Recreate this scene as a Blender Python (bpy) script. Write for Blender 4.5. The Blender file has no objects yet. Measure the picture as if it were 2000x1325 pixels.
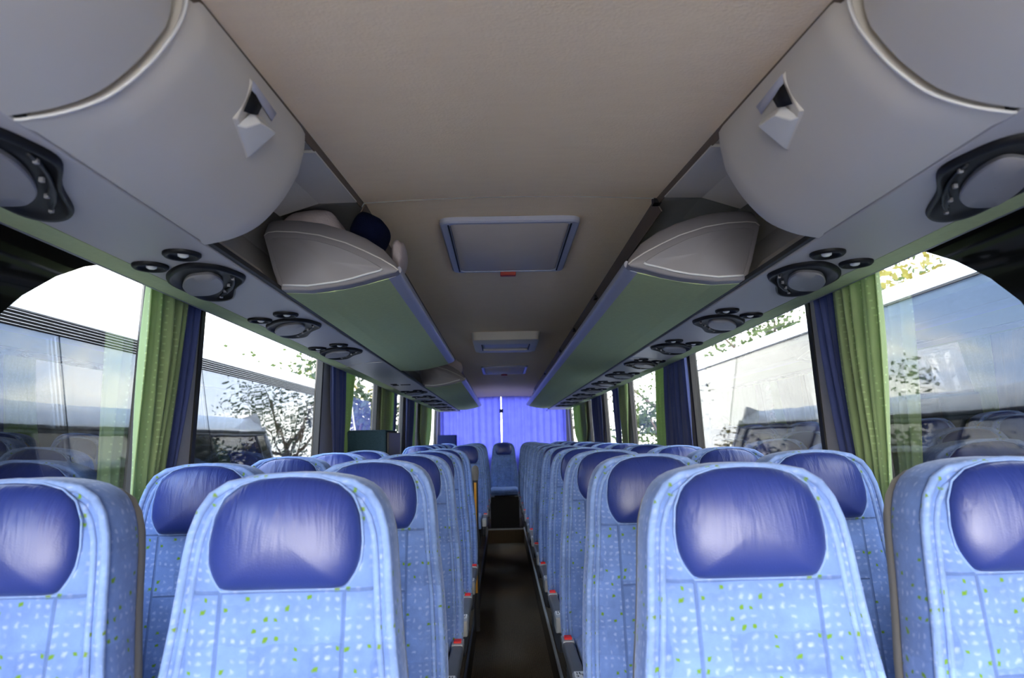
import bpy, bmesh, math, random
from mathutils import Vector, Matrix
random.seed(7)
C = bpy.context.scene.collection
PI = math.pi
H = 1.5            # eye height above the aisle floor; heights below are given from the eye, then lifted by H
CX = 0.044         # middle of the aisle

# ------------------------------------------------------------------ node helper
class NT:
    def __init__(s, name, world=False):
        if world:
            s.m = bpy.data.worlds.new(name)
        else:
            s.m = bpy.data.materials.new(name)
        s.m.use_nodes = True
        s.t = s.m.node_tree
        s.t.nodes.clear()
        s.out = s.t.nodes.new('ShaderNodeOutputWorld' if world else 'ShaderNodeOutputMaterial')
    def n(s, typ, ins=None, **kw):
        nd = s.t.nodes.new(typ)
        for k, v in kw.items():
            setattr(nd, k, v)
        if ins:
            for k, v in ins.items():
                s.set(nd.inputs[k], v)
        return nd
    def set(s, sock, v):
        if isinstance(v, bpy.types.NodeSocket):
            s.t.links.new(v, sock)
        elif isinstance(v, bpy.types.Node):
            s.t.links.new(v.outputs[0], sock)
        else:
            if hasattr(sock, 'default_value'):
                try:
                    sock.default_value = v
                except Exception:
                    sock.default_value = (*v, 1.0)
    def math(s, op, a, b=None, c=None, clamp=False):
        nd = s.t.nodes.new('ShaderNodeMath'); nd.operation = op; nd.use_clamp = clamp
        s.set(nd.inputs[0], a)
        if b is not None: s.set(nd.inputs[1], b)
        if c is not None: s.set(nd.inputs[2], c)
        return nd.outputs[0]
    def mix(s, f, a, b, mode='MIX'):
        nd = s.t.nodes.new('ShaderNodeMix'); nd.data_type = 'RGBA'; nd.blend_type = mode
        s.set(nd.inputs[0], f)
        for i, v in ((6, a), (7, b)):
            if isinstance(v, tuple): v = (*v[:3], 1.0)
            s.set(nd.inputs[i], v)
        return nd.outputs[2]
    def step(s, x, lo, hi):
        nd = s.t.nodes.new('ShaderNodeMapRange'); nd.interpolation_type = 'SMOOTHSTEP'
        s.set(nd.inputs[0], x); s.set(nd.inputs[1], lo); s.set(nd.inputs[2], hi)
        nd.inputs[3].default_value = 0.0; nd.inputs[4].default_value = 1.0
        return nd.outputs[0]
    def coord(s, which='Object'):
        return s.n('ShaderNodeTexCoord').outputs[which]
    def noise(s, vec, scale, detail=2, rough=.5, out=0, dist=0.0):
        nd = s.n('ShaderNodeTexNoise', {'Vector': vec, 'Scale': scale, 'Detail': detail, 'Roughness': rough, 'Distortion': dist})
        return nd.outputs[out]
    def bump(s, h, dist=.002, strength=.5):
        return s.n('ShaderNodeBump', {'Height': h, 'Distance': dist, 'Strength': strength}).outputs[0]
    def pbr(s, **kw):
        nd = s.t.nodes.new('ShaderNodeBsdfPrincipled')
        for k, v in kw.items():
            key = {'color': 'Base Color', 'rough': 'Roughness', 'metal': 'Metallic', 'normal': 'Normal', 'sheen': 'Sheen Weight',
                   'sheenr': 'Sheen Roughness', 'sheent': 'Sheen Tint', 'coat': 'Coat Weight', 'coatr': 'Coat Roughness', 'spec': 'Specular IOR Level'}[k]
            if isinstance(v, tuple) and len(v) == 3: v = (*v, 1.0)
            s.set(nd.inputs[key], v)
        return nd.outputs[0]
    def done(s, sh):
        s.t.links.new(sh, s.out.inputs[0])
        return s.m

def plain(name, col, rough=.5, metal=0.0, var=.06, scale=30, bump=0.0, coat=0.0, spec=.5):
    t = NT(name)
    co = t.coord()
    nz = t.noise(co, scale, 3)
    c = t.mix(nz, tuple(max(0, x * (1 - var)) for x in col), tuple(x * (1 + var) for x in col))
    kw = dict(color=c, rough=rough, metal=metal, coat=coat, spec=spec)
    if bump:
        kw['normal'] = t.bump(t.noise(co, scale * 8, 2), bump, .6)
    return t.done(t.pbr(**kw))

def seat_fabric(name, base, dash, green, seams):
    t = NT(name)
    co = t.coord()
    sep = t.n('ShaderNodeSeparateXYZ', {'Vector': co})
    x, y, z = sep.outputs
    ns = t.n('ShaderNodeSeparateXYZ', {'Vector': t.coord('Normal')})
    sx_ = t.math('GREATER_THAN', t.math('ABSOLUTE', ns.outputs[0]), .72)
    sz_ = t.math('GREATER_THAN', t.math('ABSOLUTE', ns.outputs[2]), .72)
    x0 = x
    x = t.math('ADD', t.math('MULTIPLY', x, t.math('SUBTRACT', 1.0, sx_)), t.math('MULTIPLY', y, sx_))
    v = t.math('ADD', t.math('MULTIPLY', z, t.math('SUBTRACT', 1.0, sz_)), t.math('MULTIPLY', y, sz_))
    cs = .0172
    wob = t.math('MULTIPLY', t.math('SUBTRACT', t.noise(co, 30, 3, .6), .5), .022)
    u_ = t.math('DIVIDE', t.math('ADD', x, wob), cs); v_ = t.math('DIVIDE', t.math('ADD', v, wob), cs * .92)
    fu = t.math('FLOOR', u_); fv = t.math('FLOOR', v_)
    cell = t.n('ShaderNodeCombineXYZ', {'X': fu, 'Y': fv, 'Z': 0.0}).outputs[0]
    wn = t.n('ShaderNodeTexWhiteNoise', {'Vector': cell}, noise_dimensions='3D')
    r1, rc = wn.outputs['Value'], wn.outputs['Color']
    rs = t.n('ShaderNodeSeparateXYZ', {'Vector': rc})
    a, b, c3 = rs.outputs
    au = t.math('ABSOLUTE', t.math('SUBTRACT', t.math('FRACT', u_), .5))
    av = t.math('ABSOLUTE', t.math('SUBTRACT', t.math('FRACT', v_), .5))
    hx = t.math('ADD', .12, t.math('MULTIPLY', a, .24)); hz = t.math('SUBTRACT', .40, hx)
    def box(hx, hz, soft):
        mu = t.math('SUBTRACT', 1.0, t.step(au, t.math('SUBTRACT', hx, soft), t.math('ADD', hx, soft)))
        mv = t.math('SUBTRACT', 1.0, t.step(av, t.math('SUBTRACT', hz, soft), t.math('ADD', hz, soft)))
        return t.math('MULTIPLY', mu, mv)
    dm = t.math('MULTIPLY', box(hx, hz, .17), t.math('MULTIPLY', t.math('LESS_THAN', r1, .72), t.math('ADD', .15, t.math('MULTIPLY', b, .8))))
    gm = t.math('MULTIPLY', box(.22, .22, .12), t.math('GREATER_THAN', r1, .935))
    # larger woven blocks, a little lighter or darker
    cell2 = t.n('ShaderNodeCombineXYZ', {'X': t.math('FLOOR', t.math('DIVIDE', u_, 3.0)), 'Y': t.math('FLOOR', t.math('DIVIDE', v_, 4.0)), 'Z': 3.0}).outputs[0]
    w2 = t.n('ShaderNodeTexWhiteNoise', {'Vector': cell2}, noise_dimensions='3D').outputs['Value']
    nap = t.noise(co, 22, 4, .6)
    bl = t.math('ADD', t.math('MULTIPLY', w2, .3), t.math('MULTIPLY', nap, .9))
    col = t.mix(bl, tuple(k * .55 for k in base), tuple(min(.95, k * 1.45) for k in base))
    col = t.mix(t.math('MULTIPLY', dm, .72), col, dash)
    col = t.mix(t.math('MULTIPLY', gm, 1.0), col, green)
    if seams:
        ax = t.math('ABSOLUTE', x0)
        line = t.math('SUBTRACT', 1.0, t.step(t.math('ABSOLUTE', t.math('SUBTRACT', ax, .104)), .0015, .0045))
        line = t.math('MULTIPLY', line, t.math('LESS_THAN', z, 1.037))
        def hl(zz, lim):
            q = t.math('SUBTRACT', 1.0, t.step(t.math('ABSOLUTE', t.math('SUBTRACT', z, zz)), .001, .004))
            return t.math('MULTIPLY', q, t.math('LESS_THAN', ax, lim))
        line = t.math('MAXIMUM', line, t.math('MAXIMUM', hl(.872, .104), hl(1.033, .16)))
        col = t.mix(t.math('MULTIPLY', line, .55), col, tuple(k * .5 for k in base))
        hgt = t.math('SUBTRACT', t.math('MULTIPLY', nap, .35), t.math('MULTIPLY', line, 1.5))
    else:
        hgt = t.math('MULTIPLY', nap, .35)
    hgt = t.math('ADD', hgt, t.math('MULTIPLY', t.noise(co, 260, 2), .18))
    return t.done(t.pbr(color=col, rough=.92, sheen=.22, sheenr=.4, sheent=(.75, .85, 1, 1), normal=t.bump(hgt, .003, .55), spec=.15))

def leather(name, col):
    t = NT(name)
    co = t.coord()
    mp = t.n('ShaderNodeMapping', {'Vector': co, 'Scale': (34.0, 6.0, 7.0)}).outputs[0]
    wr = t.noise(mp, 1.0, 3, .55, dist=.6)
    sep = t.n('ShaderNodeSeparateXYZ', {'Vector': co})
    hi = t.step(sep.outputs[2], 1.06, 1.19)
    w = t.math('MULTIPLY', t.math('POWER', wr, 1.5), hi)
    h = t.math('ADD', t.math('MULTIPLY', w, .9), t.math('MULTIPLY', t.noise(co, 420, 2), .04))
    c = t.mix(t.noise(co, 12, 3), tuple(k * .85 for k in col), tuple(k * 1.15 for k in col))
    return t.done(t.pbr(color=c, rough=.42, normal=t.bump(h, .012, .6), coat=.15, coatr=.3, spec=.5))

def cloth(name, col, transl=.35, dots=False):
    t = NT(name)
    co = t.coord()
    sep = t.n('ShaderNodeSeparateXYZ', {'Vector': co})
    c = t.mix(t.noise(co, 9, 3), tuple(k * .86 for k in col), tuple(k * 1.14 for k in col))
    if dots:
        fu = t.math('ABSOLUTE', t.math('SUBTRACT', t.math('FRACT', t.math('DIVIDE', sep.outputs[1], .03)), .5))
        fv = t.math('ABSOLUTE', t.math('SUBTRACT', t.math('FRACT', t.math('DIVIDE', sep.outputs[2], .022)), .5))
        d = t.math('MULTIPLY', t.math('LESS_THAN', fu, .08), t.math('LESS_THAN', fv, .12))
        c = t.mix(t.math('MULTIPLY', d, .5), c, tuple(min(1, k * 1.7) for k in col))
    weave = t.bump(t.noise(co, 500, 2), .0008, .4)
    p = t.pbr(color=c, rough=.8, sheen=.2, normal=weave)
    tr = t.n('ShaderNodeBsdfTranslucent', {'Color': c}).outputs[0]
    mx = t.n('ShaderNodeMixShader', {0: transl})
    t.set(mx.inputs[1], p); t.set(mx.inputs[2], tr)
    return t.done(mx.outputs[0])

def glass(name, tint=(.92, .96, .94), refl=.0):
    t = NT(name)
    fr = t.n('ShaderNodeFresnel', {'IOR': 1.5}).outputs[0]
    f = t.math('ADD', t.math('MULTIPLY', fr, .22), refl, clamp=True)
    tr = t.n('ShaderNodeBsdfTransparent', {'Color': (*tint, 1)}).outputs[0]
    gl = t.n('ShaderNodeBsdfGlossy', {'Roughness': 0.0, 'Color': (1, 1, 1, 1)}).outputs[0]
    mx = t.n('ShaderNodeMixShader', {0: f}); t.set(mx.inputs[1], tr); t.set(mx.inputs[2], gl)
    return t.done(mx.outputs[0])

def coach_glass(name, refl=.22, tint=(.16, .17, .18), k=.8):
    t = NT(name)
    co = t.coord()
    n1 = t.noise(co, 1.6, 2)
    nor = t.bump(n1, .006, .3)
    fr = t.n('ShaderNodeFresnel', {'IOR': 1.52, 'Normal': nor}).outputs[0]
    f = t.math('ADD', t.math('MULTIPLY', fr, k), refl, clamp=True)
    tr = t.n('ShaderNodeBsdfTransparent', {'Color': (*tint, 1)}).outputs[0]
    gl = t.n('ShaderNodeBsdfGlossy', {'Roughness': .012, 'Color': (.95, .97, 1, 1), 'Normal': nor}).outputs[0]
    mx = t.n('ShaderNodeMixShader', {0: f}); t.set(mx.inputs[1], tr); t.set(mx.inputs[2], gl)
    return t.done(mx.outputs[0])

def ceiling_mat():
    t = NT('beige_headlining')
    co = t.coord()
    mp = t.n('ShaderNodeMapping', {'Vector': co, 'Scale': (5.0, 16.0, 5.0)}).outputs[0]
    n1 = t.noise(mp, 2.2, 4, .6); n2 = t.noise(co, 160, 2)
    c = t.mix(n1, (.885, .665, .425), (.97, .755, .50))
    c = t.mix(t.math('MULTIPLY', n2, .25), c, (.74, .58, .41))
    return t.done(t.pbr(color=c, rough=.9, spec=.2, normal=t.bump(t.math('ADD', n2, t.math('MULTIPLY', n1, .6)), .002, .5)))

def carpet_mat():
    t = NT('ribbed_brown_carpet')
    co = t.coord()
    sep = t.n('ShaderNodeSeparateXYZ', {'Vector': co})
    rib = t.math('SINE', t.math('MULTIPLY', sep.outputs[0], 900))
    n = t.noise(co, 60, 4, .7)
    c = t.mix(n, (.17, .12, .08), (.46, .35, .23))
    c = t.mix(t.step(rib, -.2, .8), tuple([.08, .06, .04]), c)
    return t.done(t.pbr(color=c, rough=.95, spec=.1, normal=t.bump(t.math('ADD', rib, n), .002, .7)))

MAT = {}
def mats():
    M = MAT
    M['fabric'] = seat_fabric('blue_seat_plush', (.112, .182, .41), (.34, .41, .66), (.10, .20, .02), True)
    M['fabric_plain'] = seat_fabric('blue_cushion_plush', (.125, .195, .41), (.30, .37, .62), (.10, .20, .02), False)
    M['piping'] = seat_fabric('blue_plush_lit_worn', (.155, .235, .46), (.30, .37, .60), (.12, .20, .03), False)  # seat plush again, rim light and wear put into its paler colour
    M['leather'] = leather('navy_leather', (.016, .030, .17))
    M['shell'] = plain('warm_grey_shell', (.20, .19, .18), .55)
    M['dark'] = plain('dark_grey_plastic', (.040, .041, .045), .5, spec=.35)
    M['arm_grey'] = plain('slate_grey_plastic', (.11, .112, .118), .45)
    M['disc'] = plain('grey_vent_cover', (.30, .285, .285), .5)
    M['black'] = plain('black_plastic', (.006, .006, .007), .5, spec=.25)
    M['silver'] = plain('grey_metal_paint', (.36, .37, .38), .38, metal=.25)
    M['chrome'] = plain('bright_metal', (.62, .62, .62), .25, metal=1)
    M['red'] = plain('red_button', (.75, .012, .012), .4)
    M['white'] = plain('white_label', (.75, .75, .75), .6)
    M['grey'] = plain('light_grey_moulding', (.63, .575, .50), .48, var=.03, scale=4, bump=.0004)
    M['grey_cap'] = plain('lilac_grey_moulding', (.27, .252, .262), .5, var=.03, scale=6)
    M['grey_pale'] = plain('pale_grey_trim', (.62, .60, .575), .5, var=.03)
    M['grey_panel'] = plain('grey_panel', (.49, .455, .435), .45, var=.03, scale=3)
    M['grey_blue'] = plain('blue_grey_rail', (.44, .44, .52), .35, var=.03)
    M['grey_dark'] = plain('mid_grey_lining', (.38, .36, .33), .7)
    M['green'] = plain('sage_green_fabric', (.52, .60, .32), .9, var=.08, scale=60, bump=.0008, spec=.15)
    M['ceiling'] = ceiling_mat()
    M['hatch'] = plain('warm_grey_hatch', (.66, .55, .44), .6, var=.05, scale=8)
    M['brown'] = plain('brown_edge', (.13, .09, .06), .7)
    M['orange_red'] = plain('dark_red_handle', (.42, .03, .012), .45)
    M['carpet'] = carpet_mat()
    M['wallgrey'] = plain('grey_wall_lining', (.30, .30, .32), .75)
    M['pillar'] = plain('pale_grey_pillar', (.42, .42, .45), .6)
    M['seal'] = plain('black_rubber', (.012, .012, .013), .6)
    M['frit'] = plain('black_glass_border', (.006, .007, .007), .10, coat=.3)
    M['glass'] = glass('tinted_side_glass', (.40, .42, .41))
    M['windscreen'] = glass('windscreen_glass', (.95, .97, .96))
    M['cg'] = cloth('green_curtain', (.36, .48, .23), .38, True)
    M['cb'] = cloth('navy_curtain', (.06, .085, .26), .22)
    M['cr'] = cloth('violet_blue_curtain', (.35, .37, .84), .82)
    M['teal'] = plain('dark_teal_carpeting', (.030, .060, .085), .95, var=.35, scale=140, bump=.002, spec=.1)
    M['navybox'] = plain('navy_matt', (.012, .018, .07), .95, var=.3, scale=140, spec=.1)
    M['yellow'] = plain('yellow_strip', (.80, .36, .012), .5)
    M['pillow'] = plain('pinkish_white_cotton', (.60, .50, .47), .95, var=.06, scale=14, bump=.003, spec=.1)
    M['navycloth'] = plain('navy_cloth', (.004, .006, .024), .9, var=.3, scale=40, bump=.002, spec=.1)
    M['buswhite'] = plain('white_bus_paint', (.74, .75, .76), .28, var=.03, scale=2, coat=.4)
    M['busgrey'] = plain('silver_bus_paint', (.42, .43, .45), .3, var=.03, scale=2, coat=.4)
    M['cglassL'] = coach_glass('tinted_coach_glass', .015, (.30, .32, .34))
    M['cglassR'] = coach_glass('clearer_coach_glass', .01, (.42, .42, .42), .52)
    M['coachin'] = plain('dark_coach_interior', (.022, .022, .025), .9)
    M['redseat'] = plain('red_patterned_seat', (.32, .06, .04), .9, var=.7, scale=18)
    M['asphalt'] = plain('asphalt', (.40, .37, .33), .95, var=.3, scale=60)
    M['bark'] = plain('bark', (.09, .065, .045), .95, var=.4, scale=20)
    M['leaf_y'] = cloth('yellowing_leaves', (.20, .16, .02), .4)
    M['leaf_g'] = cloth('green_leaves', (.055, .085, .018), .4)
    M['leaf_d'] = cloth('dark_leaves', (.025, .045, .018), .35)
    M['brick'] = plain('brown_brick', (.20, .10, .07), .9, var=.3, scale=5)
    M['rooft'] = plain('dark_roof_tiles', (.07, .06, .06), .9, var=.3, scale=6)
    M['lens'] = plain('pale_lamp_lens', (.75, .75, .72), .12, coat=.5)
mats()

# ------------------------------------------------------------------ mesh helpers
def link(o): C.objects.link(o)
def mesh(name, verts, faces, mat, parent=None, smooth=True, sub=0, weld=0.0, lift=True, bevel=0.0, solid=0.0, sharp=None):
    me = bpy.data.meshes.new(name)
    if lift and parent is None:
        verts = [(x, y, z + H) for x, y, z in verts]
    me.from_pydata([tuple(v) for v in verts], [], faces)
    bm = bmesh.new(); bm.from_mesh(me)
    if weld: bmesh.ops.remove_doubles(bm, verts=bm.verts, dist=weld)
    bmesh.ops.recalc_face_normals(bm, faces=bm.faces)
    bm.to_mesh(me); bm.free()
    me.polygons.foreach_set('use_smooth', [smooth] * len(me.polygons))
    o = bpy.data.objects.new(name, me); link(o)
    o.data.materials.append(MAT[mat])
    if parent is not None: o.parent = parent
    if solid:
        md = o.modifiers.new('solid', 'SOLIDIFY'); md.thickness = solid; md.offset = 0
    if bevel:
        md = o.modifiers.new('bevel', 'BEVEL'); md.width = bevel; md.segments = 3; md.limit_method = 'ANGLE'; md.angle_limit = math.radians(35)
        me.polygons.foreach_set('use_smooth', [True] * len(me.polygons))
        wn = o.modifiers.new('wn', 'WEIGHTED_NORMAL'); wn.keep_sharp = True
    if sub:
        md = o.modifiers.new('sub', 'SUBSURF'); md.levels = sub; md.render_levels = sub
    if sharp and not bevel:
        try:
            me.set_sharp_from_angle(angle=math.radians(sharp))
        except Exception:
            pass
    return o

def thing(name, label, cat, loc=(0, 0, 0), group=None, rz=0.0):
    o = bpy.data.objects.new(name, None); link(o)
    o.empty_display_size = .05
    o.location = (loc[0], loc[1], loc[2] + H); o.rotation_euler = (0, 0, rz)
    o['label'] = label; o['category'] = cat
    if group: o['group'] = group
    return o
def tag(o, label, cat, group=None):
    o['label'] = label; o['category'] = cat
    if group: o['group'] = group
    return o
def struct(o):
    o['kind'] = 'structure'; return o
def dup(root, loc, label, group=None):
    r = root.copy(); link(r); r.location = (loc[0], loc[1], loc[2] + H); r['label'] = label
    if group: r['group'] = group
    for ch in list(root.children):
        c = ch.copy(); link(c); c.parent = r
        for g in list(ch.children):
            d = g.copy(); link(d); d.parent = c
    return r

class G:
    """collects verts and faces"""
    def __init__(s): s.v = []; s.f = []
    def add(s, v, f):
        b = len(s.v); s.v += [tuple(q) for q in v]; s.f += [tuple(i + b for i in q) for q in f]; return s
    def box(s, x0, x1, y0, y1, z0, z1):
        v = [(x0, y0, z0), (x1, y0, z0), (x1, y1, z0), (x0, y1, z0), (x0, y0, z1), (x1, y0, z1), (x1, y1, z1), (x0, y1, z1)]
        return s.add(v, [(3, 2, 1, 0), (4, 5, 6, 7), (0, 1, 5, 4), (1, 2, 6, 5), (2, 3, 7, 6), (3, 0, 4, 7)])
    def prism(s, poly, y0, y1, caps=True):
        """poly in (x, z), swept along y"""
        n = len(poly)
        v = [(x, y0, z) for x, z in poly] + [(x, y1, z) for x, z in poly]
        f = [(i, (i + 1) % n, n + (i + 1) % n, n + i) for i in range(n)]
        if caps: f += [tuple(range(n)), tuple(range(2 * n - 1, n - 1, -1))]
        return s.add(v, f)
    def sheet(s, prof, ys):
        """open profile in (x, z), swept through the list of y"""
        n = len(prof)
        v = [(x, y, z) for y in ys for x, z in prof]
        f = [(j * n + i, j * n + i + 1, (j + 1) * n + i + 1, (j + 1) * n + i) for j in range(len(ys) - 1) for i in range(n - 1)]
        return s.add(v, f)
    def rings(s, rings, close=True, cap0=False, cap1=False):
        n = len(rings[0]); v = [p for r in rings for p in r]; f = []
        m = n if close else n - 1
        for j in range(len(rings) - 1):
            for i in range(m):
                f.append((j * n + i, j * n + (i + 1) % n, (j + 1) * n + (i + 1) % n, (j + 1) * n + i))
        if cap0: f.append(tuple(range(n - 1, -1, -1)))
        if cap1: f.append(tuple((len(rings) - 1) * n + i for i in range(n)))
        return s.add(v, f)
    def tube(s, pts, r, seg=8, closed=False):
        pts = [Vector(p) for p in pts]; n = len(pts); rings = []
        for i, p in enumerate(pts):
            if closed: d = pts[(i + 1) % n] - pts[i - 1]
            else: d = pts[min(i + 1, n - 1)] - pts[max(i - 1, 0)]
            d.normalize()
            a = d.cross(Vector((0, 1, 0)))
            if a.length < .1: a = d.cross(Vector((1, 0, 0)))
            a.normalize(); b = d.cross(a)
            rr = r[i] if isinstance(r, (list, tuple)) else r
            rings.append([p + (a * math.cos(2 * PI * k / seg) + b * math.sin(2 * PI * k / seg)) * rr for k in range(seg)])
        if closed: rings.append(rings[0])
        return s.rings(rings, True, not closed, not closed)
    def mk(s, name, mat, parent=None, **kw): return mesh(name, s.v, s.f, mat, parent, **kw)

def smooth_closed(pts, n=6):
    """Catmull-Rom through a closed 2-D polygon"""
    out = []; m = len(pts)
    for i in range(m):
        p0, p1, p2, p3 = pts[i - 1], pts[i], pts[(i + 1) % m], pts[(i + 2) % m]
        for k in range(n):
            t = k / n
            out.append(tuple(.5 * (2 * p1[d] + (p2[d] - p0[d]) * t + (2 * p0[d] - 5 * p1[d] + 4 * p2[d] - p3[d]) * t * t + (3 * p1[d] - p0[d] - 3 * p2[d] + p3[d]) * t ** 3) for d in (0, 1)))
    return out
def interp(tab, x):
    for (a, va), (b, vb) in zip(tab, tab[1:]):
        if x <= b: return va + (vb - va) * (x - a) / (b - a)
    return tab[-1][1]

ORD = ['first', 'second', 'third', 'fourth', 'fifth', 'sixth', 'seventh', 'eighth', 'ninth', 'tenth', 'eleventh', 'twelfth', 'thirteenth']

# ------------------------------------------------------------------ shell of the coach
FL, PF = -1.5, -1.28            # aisle floor and seat platform
Y0, Y1 = -1.7, 12.05            # front and rear end
def wallx(side, z):             # inner face of the side wall (leans inward above the sill)
    k = 1.132 if z < -.2 else 1.132 - (z + .2) * .045
    return (.03 - k) if side < 0 else (.03 + k)

g = G().box(-.30, .39, Y0, 10.56, FL - .05, FL)
g.box(-.30, .39, 10.56, Y1, FL - .05, FL + .19)
fl = struct(g.mk('floor', 'carpet', smooth=False))
struct(G().box(-.30, .39, 10.54, 10.575, FL + .188, FL + .206).mk('step_edge_strip', 'silver', fl, smooth=False)).location = (0, 0, H)
for side, nm in ((-1, 'left'), (1, 'right')):
    xa, xb = (wallx(-1, -1), -.225) if side < 0 else (.30, wallx(1, -1))
    g = G().box(xa, xb, Y0, Y1, FL - .05, PF)
    o = struct(g.mk('baseboard_' + nm, 'carpet', smooth=False))
    e = xb if side < 0 else xa
    s = G().box(e - .006, e + .006, Y0, 10.5, PF - .02, PF + .008).mk('edge_strip', 'grey_pale' if side > 0 else 'dark', o, smooth=False)
    s.location = (0, 0, H); struct(s)
# left stairwell at the middle door: nothing of it shows, the platform simply runs on

WINS = {-1: [(-1.6, .75), (.98, 2.165), (2.52, 4.24), (4.62, 6.12), (6.62, 7.72), (8.28, 9.05), (9.85, 11.7)],
        1: [(-1.6, .75), (.98, 2.165), (2.52, 4.16), (4.60, 6.18), (6.55, 7.72), (8.25, 9.1), (9.75, 11.7)]}
SILL, HEAD = -.30, .60
WN = 0
for side, nm in ((-1, 'left'), (1, 'right')):
    g = G(); s = side
    def slab(ya, yb, za, zb):
        xa, xb = wallx(s, za), wallx(s, zb); t = .03 * s
        v = [(xa, ya, za), (xa, yb, za), (xb, yb, zb), (xb, ya, zb), (xa + t, ya, za), (xa + t, yb, za), (xb + t, yb, zb), (xb + t, ya, zb)]
        g.add(v, [(0, 1, 2, 3), (7, 6, 5, 4), (0, 4, 5, 1), (1, 5, 6, 2), (2, 6, 7, 3), (3, 7, 4, 0)])
    slab(Y0, Y1, -2.1, SILL)
    slab(Y0, Y1, HEAD, .72)
    edges = [Y0] + [e for w in WINS[s] for e in w] + [Y1]
    for a, b in zip(edges[0::2], edges[1::2]):
        slab(a, b, SILL, HEAD)
    wo = struct(g.mk('wall_' + nm, 'pillar', smooth=False))
    g = G()
    for a, b in zip(edges[0::2], edges[1::2]):
        v = []
        for t in (.032, .040):
            v += [(wallx(s, SILL) + t * s, a, SILL), (wallx(s, SILL) + t * s, b, SILL), (wallx(s, HEAD) + t * s, b, HEAD), (wallx(s, HEAD) + t * s, a, HEAD)]
        g.add(v, [(0, 1, 2, 3), (7, 6, 5, 4), (0, 4, 5, 1), (1, 5, 6, 2), (2, 6, 7, 3), (3, 7, 4, 0)])
    og = struct(g.mk('outer_glazing', 'frit', wo, smooth=False)); og.location = (0, 0, H)
    for ya, yb in WINS[s]:
        WN += 1
        off = .014 * s
        v = [(wallx(s, z) + off, y, z) for y, z in ((ya, SILL), (yb, SILL), (yb, HEAD), (ya, HEAD))]
        w = mesh('window_%d' % WN, v, [(0, 1, 2, 3)], 'glass', smooth=False)
        struct(w)
        gg = G()
        for (p, q) in (((ya, SILL), (yb, SILL)), ((ya, HEAD), (yb, HEAD)), ((ya, SILL), (ya, HEAD)), ((yb, SILL), (yb, HEAD))):
            r = .015
            if p[1] == q[1]:
                x = wallx(s, p[1])
                gg.box(min(x - .006, x + .026 * s), max(x + .006, x + .026 * s), p[0], q[0], p[1] - r, p[1] + r)
            else:
                t = .026 * s; vv = []
                for z in (SILL, HEAD):
                    x = wallx(s, z)
                    for (dx, dy) in ((-.006 * s, -r), (-.006 * s, r), (t, r), (t, -r)): vv.append((x + dx, p[0] + dy, z))
                gg.add(vv, [(0, 1, 2, 3), (7, 6, 5, 4), (0, 4, 5, 1), (1, 5, 6, 2), (2, 6, 7, 3), (3, 7, 4, 0)])
        fr = gg.mk('window_frame', 'seal', w, smooth=False); fr.location = (0, 0, H); struct(fr)
    # black printed border with an arched edge on the first side window
    arc = [(.98, -.32), (1.30, -.32), (1.33, -.10), (1.40, .12), (1.50, .275), (1.58, .345), (1.69, .415), (1.80, .467), (1.93, .51), (2.13, .525), (2.13, .61), (.98, .61)]
    n = len(arc); vv = []
    for d in (.002, .012):
        vv += [(wallx(s, z) + d * s, y, z) for y, z in arc]
    f = [tuple(range(n)), tuple(range(2 * n - 1, n - 1, -1))] + [(i, (i + 1) % n, n + (i + 1) % n, n + i) for i in range(n)]
    struct(mesh('trim_%d' % (1 if s < 0 else 2), vv, f, 'frit', smooth=False))

# outer roof
prof = [(-1.08, .60), (-1.085, .70), (-1.04, .82), (-.93, .94), (-.70, 1.02), (-.3, 1.06), (.03, 1.07), (.36, 1.06), (.76, 1.02), (.99, .94), (1.10, .82), (1.145, .70), (1.14, .60)]
g = G().sheet(prof, [Y0, 3, 7, Y1])
struct(g.mk('roof', 'buswhite', solid=.03))
# gutter line along the outside of the roof, and lower outer skin
for s, nm in ((-1, 'left'), (1, 'right')):
    x = wallx(s, .63) + .065 * s
    struct(G().box(min(x, x + .03 * s), max(x, x + .03 * s), Y0, Y1, .615, .65).mk('gutter_' + nm + '_trim', 'seal', smooth=False))

# rear wall with window opening, front wall with windscreen opening
def endwall(name, y, holes):
    (hx0, hx1, hz0, hz1) = holes
    g = G()
    g.box(-1.13, 1.19, y, y + .06, -2.1, hz0); g.box(-1.08, 1.14, y, y + .06, hz1, 1.0)
    g.box(-1.13, hx0, y, y + .06, hz0, hz1); g.box(hx1, 1.19, y, y + .06, hz0, hz1)
    return struct(g.mk(name, 'wallgrey', smooth=False))
endwall('wall_rear', Y1, (-1.0, 1.06, -.25, .74))
endwall('wall_front', Y0 - .06, (-1.05, 1.11, -.50, .60))
WN += 1
struct(mesh('window_%d' % WN, [(-1.0, Y1 + .03, -.25), (1.06, Y1 + .03, -.25), (1.06, Y1 + .03, .74), (-1.0, Y1 + .03, .74)], [(0, 1, 2, 3)], 'glass', smooth=False))
WN += 1
struct(mesh('window_%d' % WN, [(-1.05, Y0 - .03, -.50), (1.11, Y0 - .03, -.50), (1.11, Y0 - .03, .60), (-1.05, Y0 - .03, .60)], [(0, 1, 2, 3)], 'windscreen', smooth=False))

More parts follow.
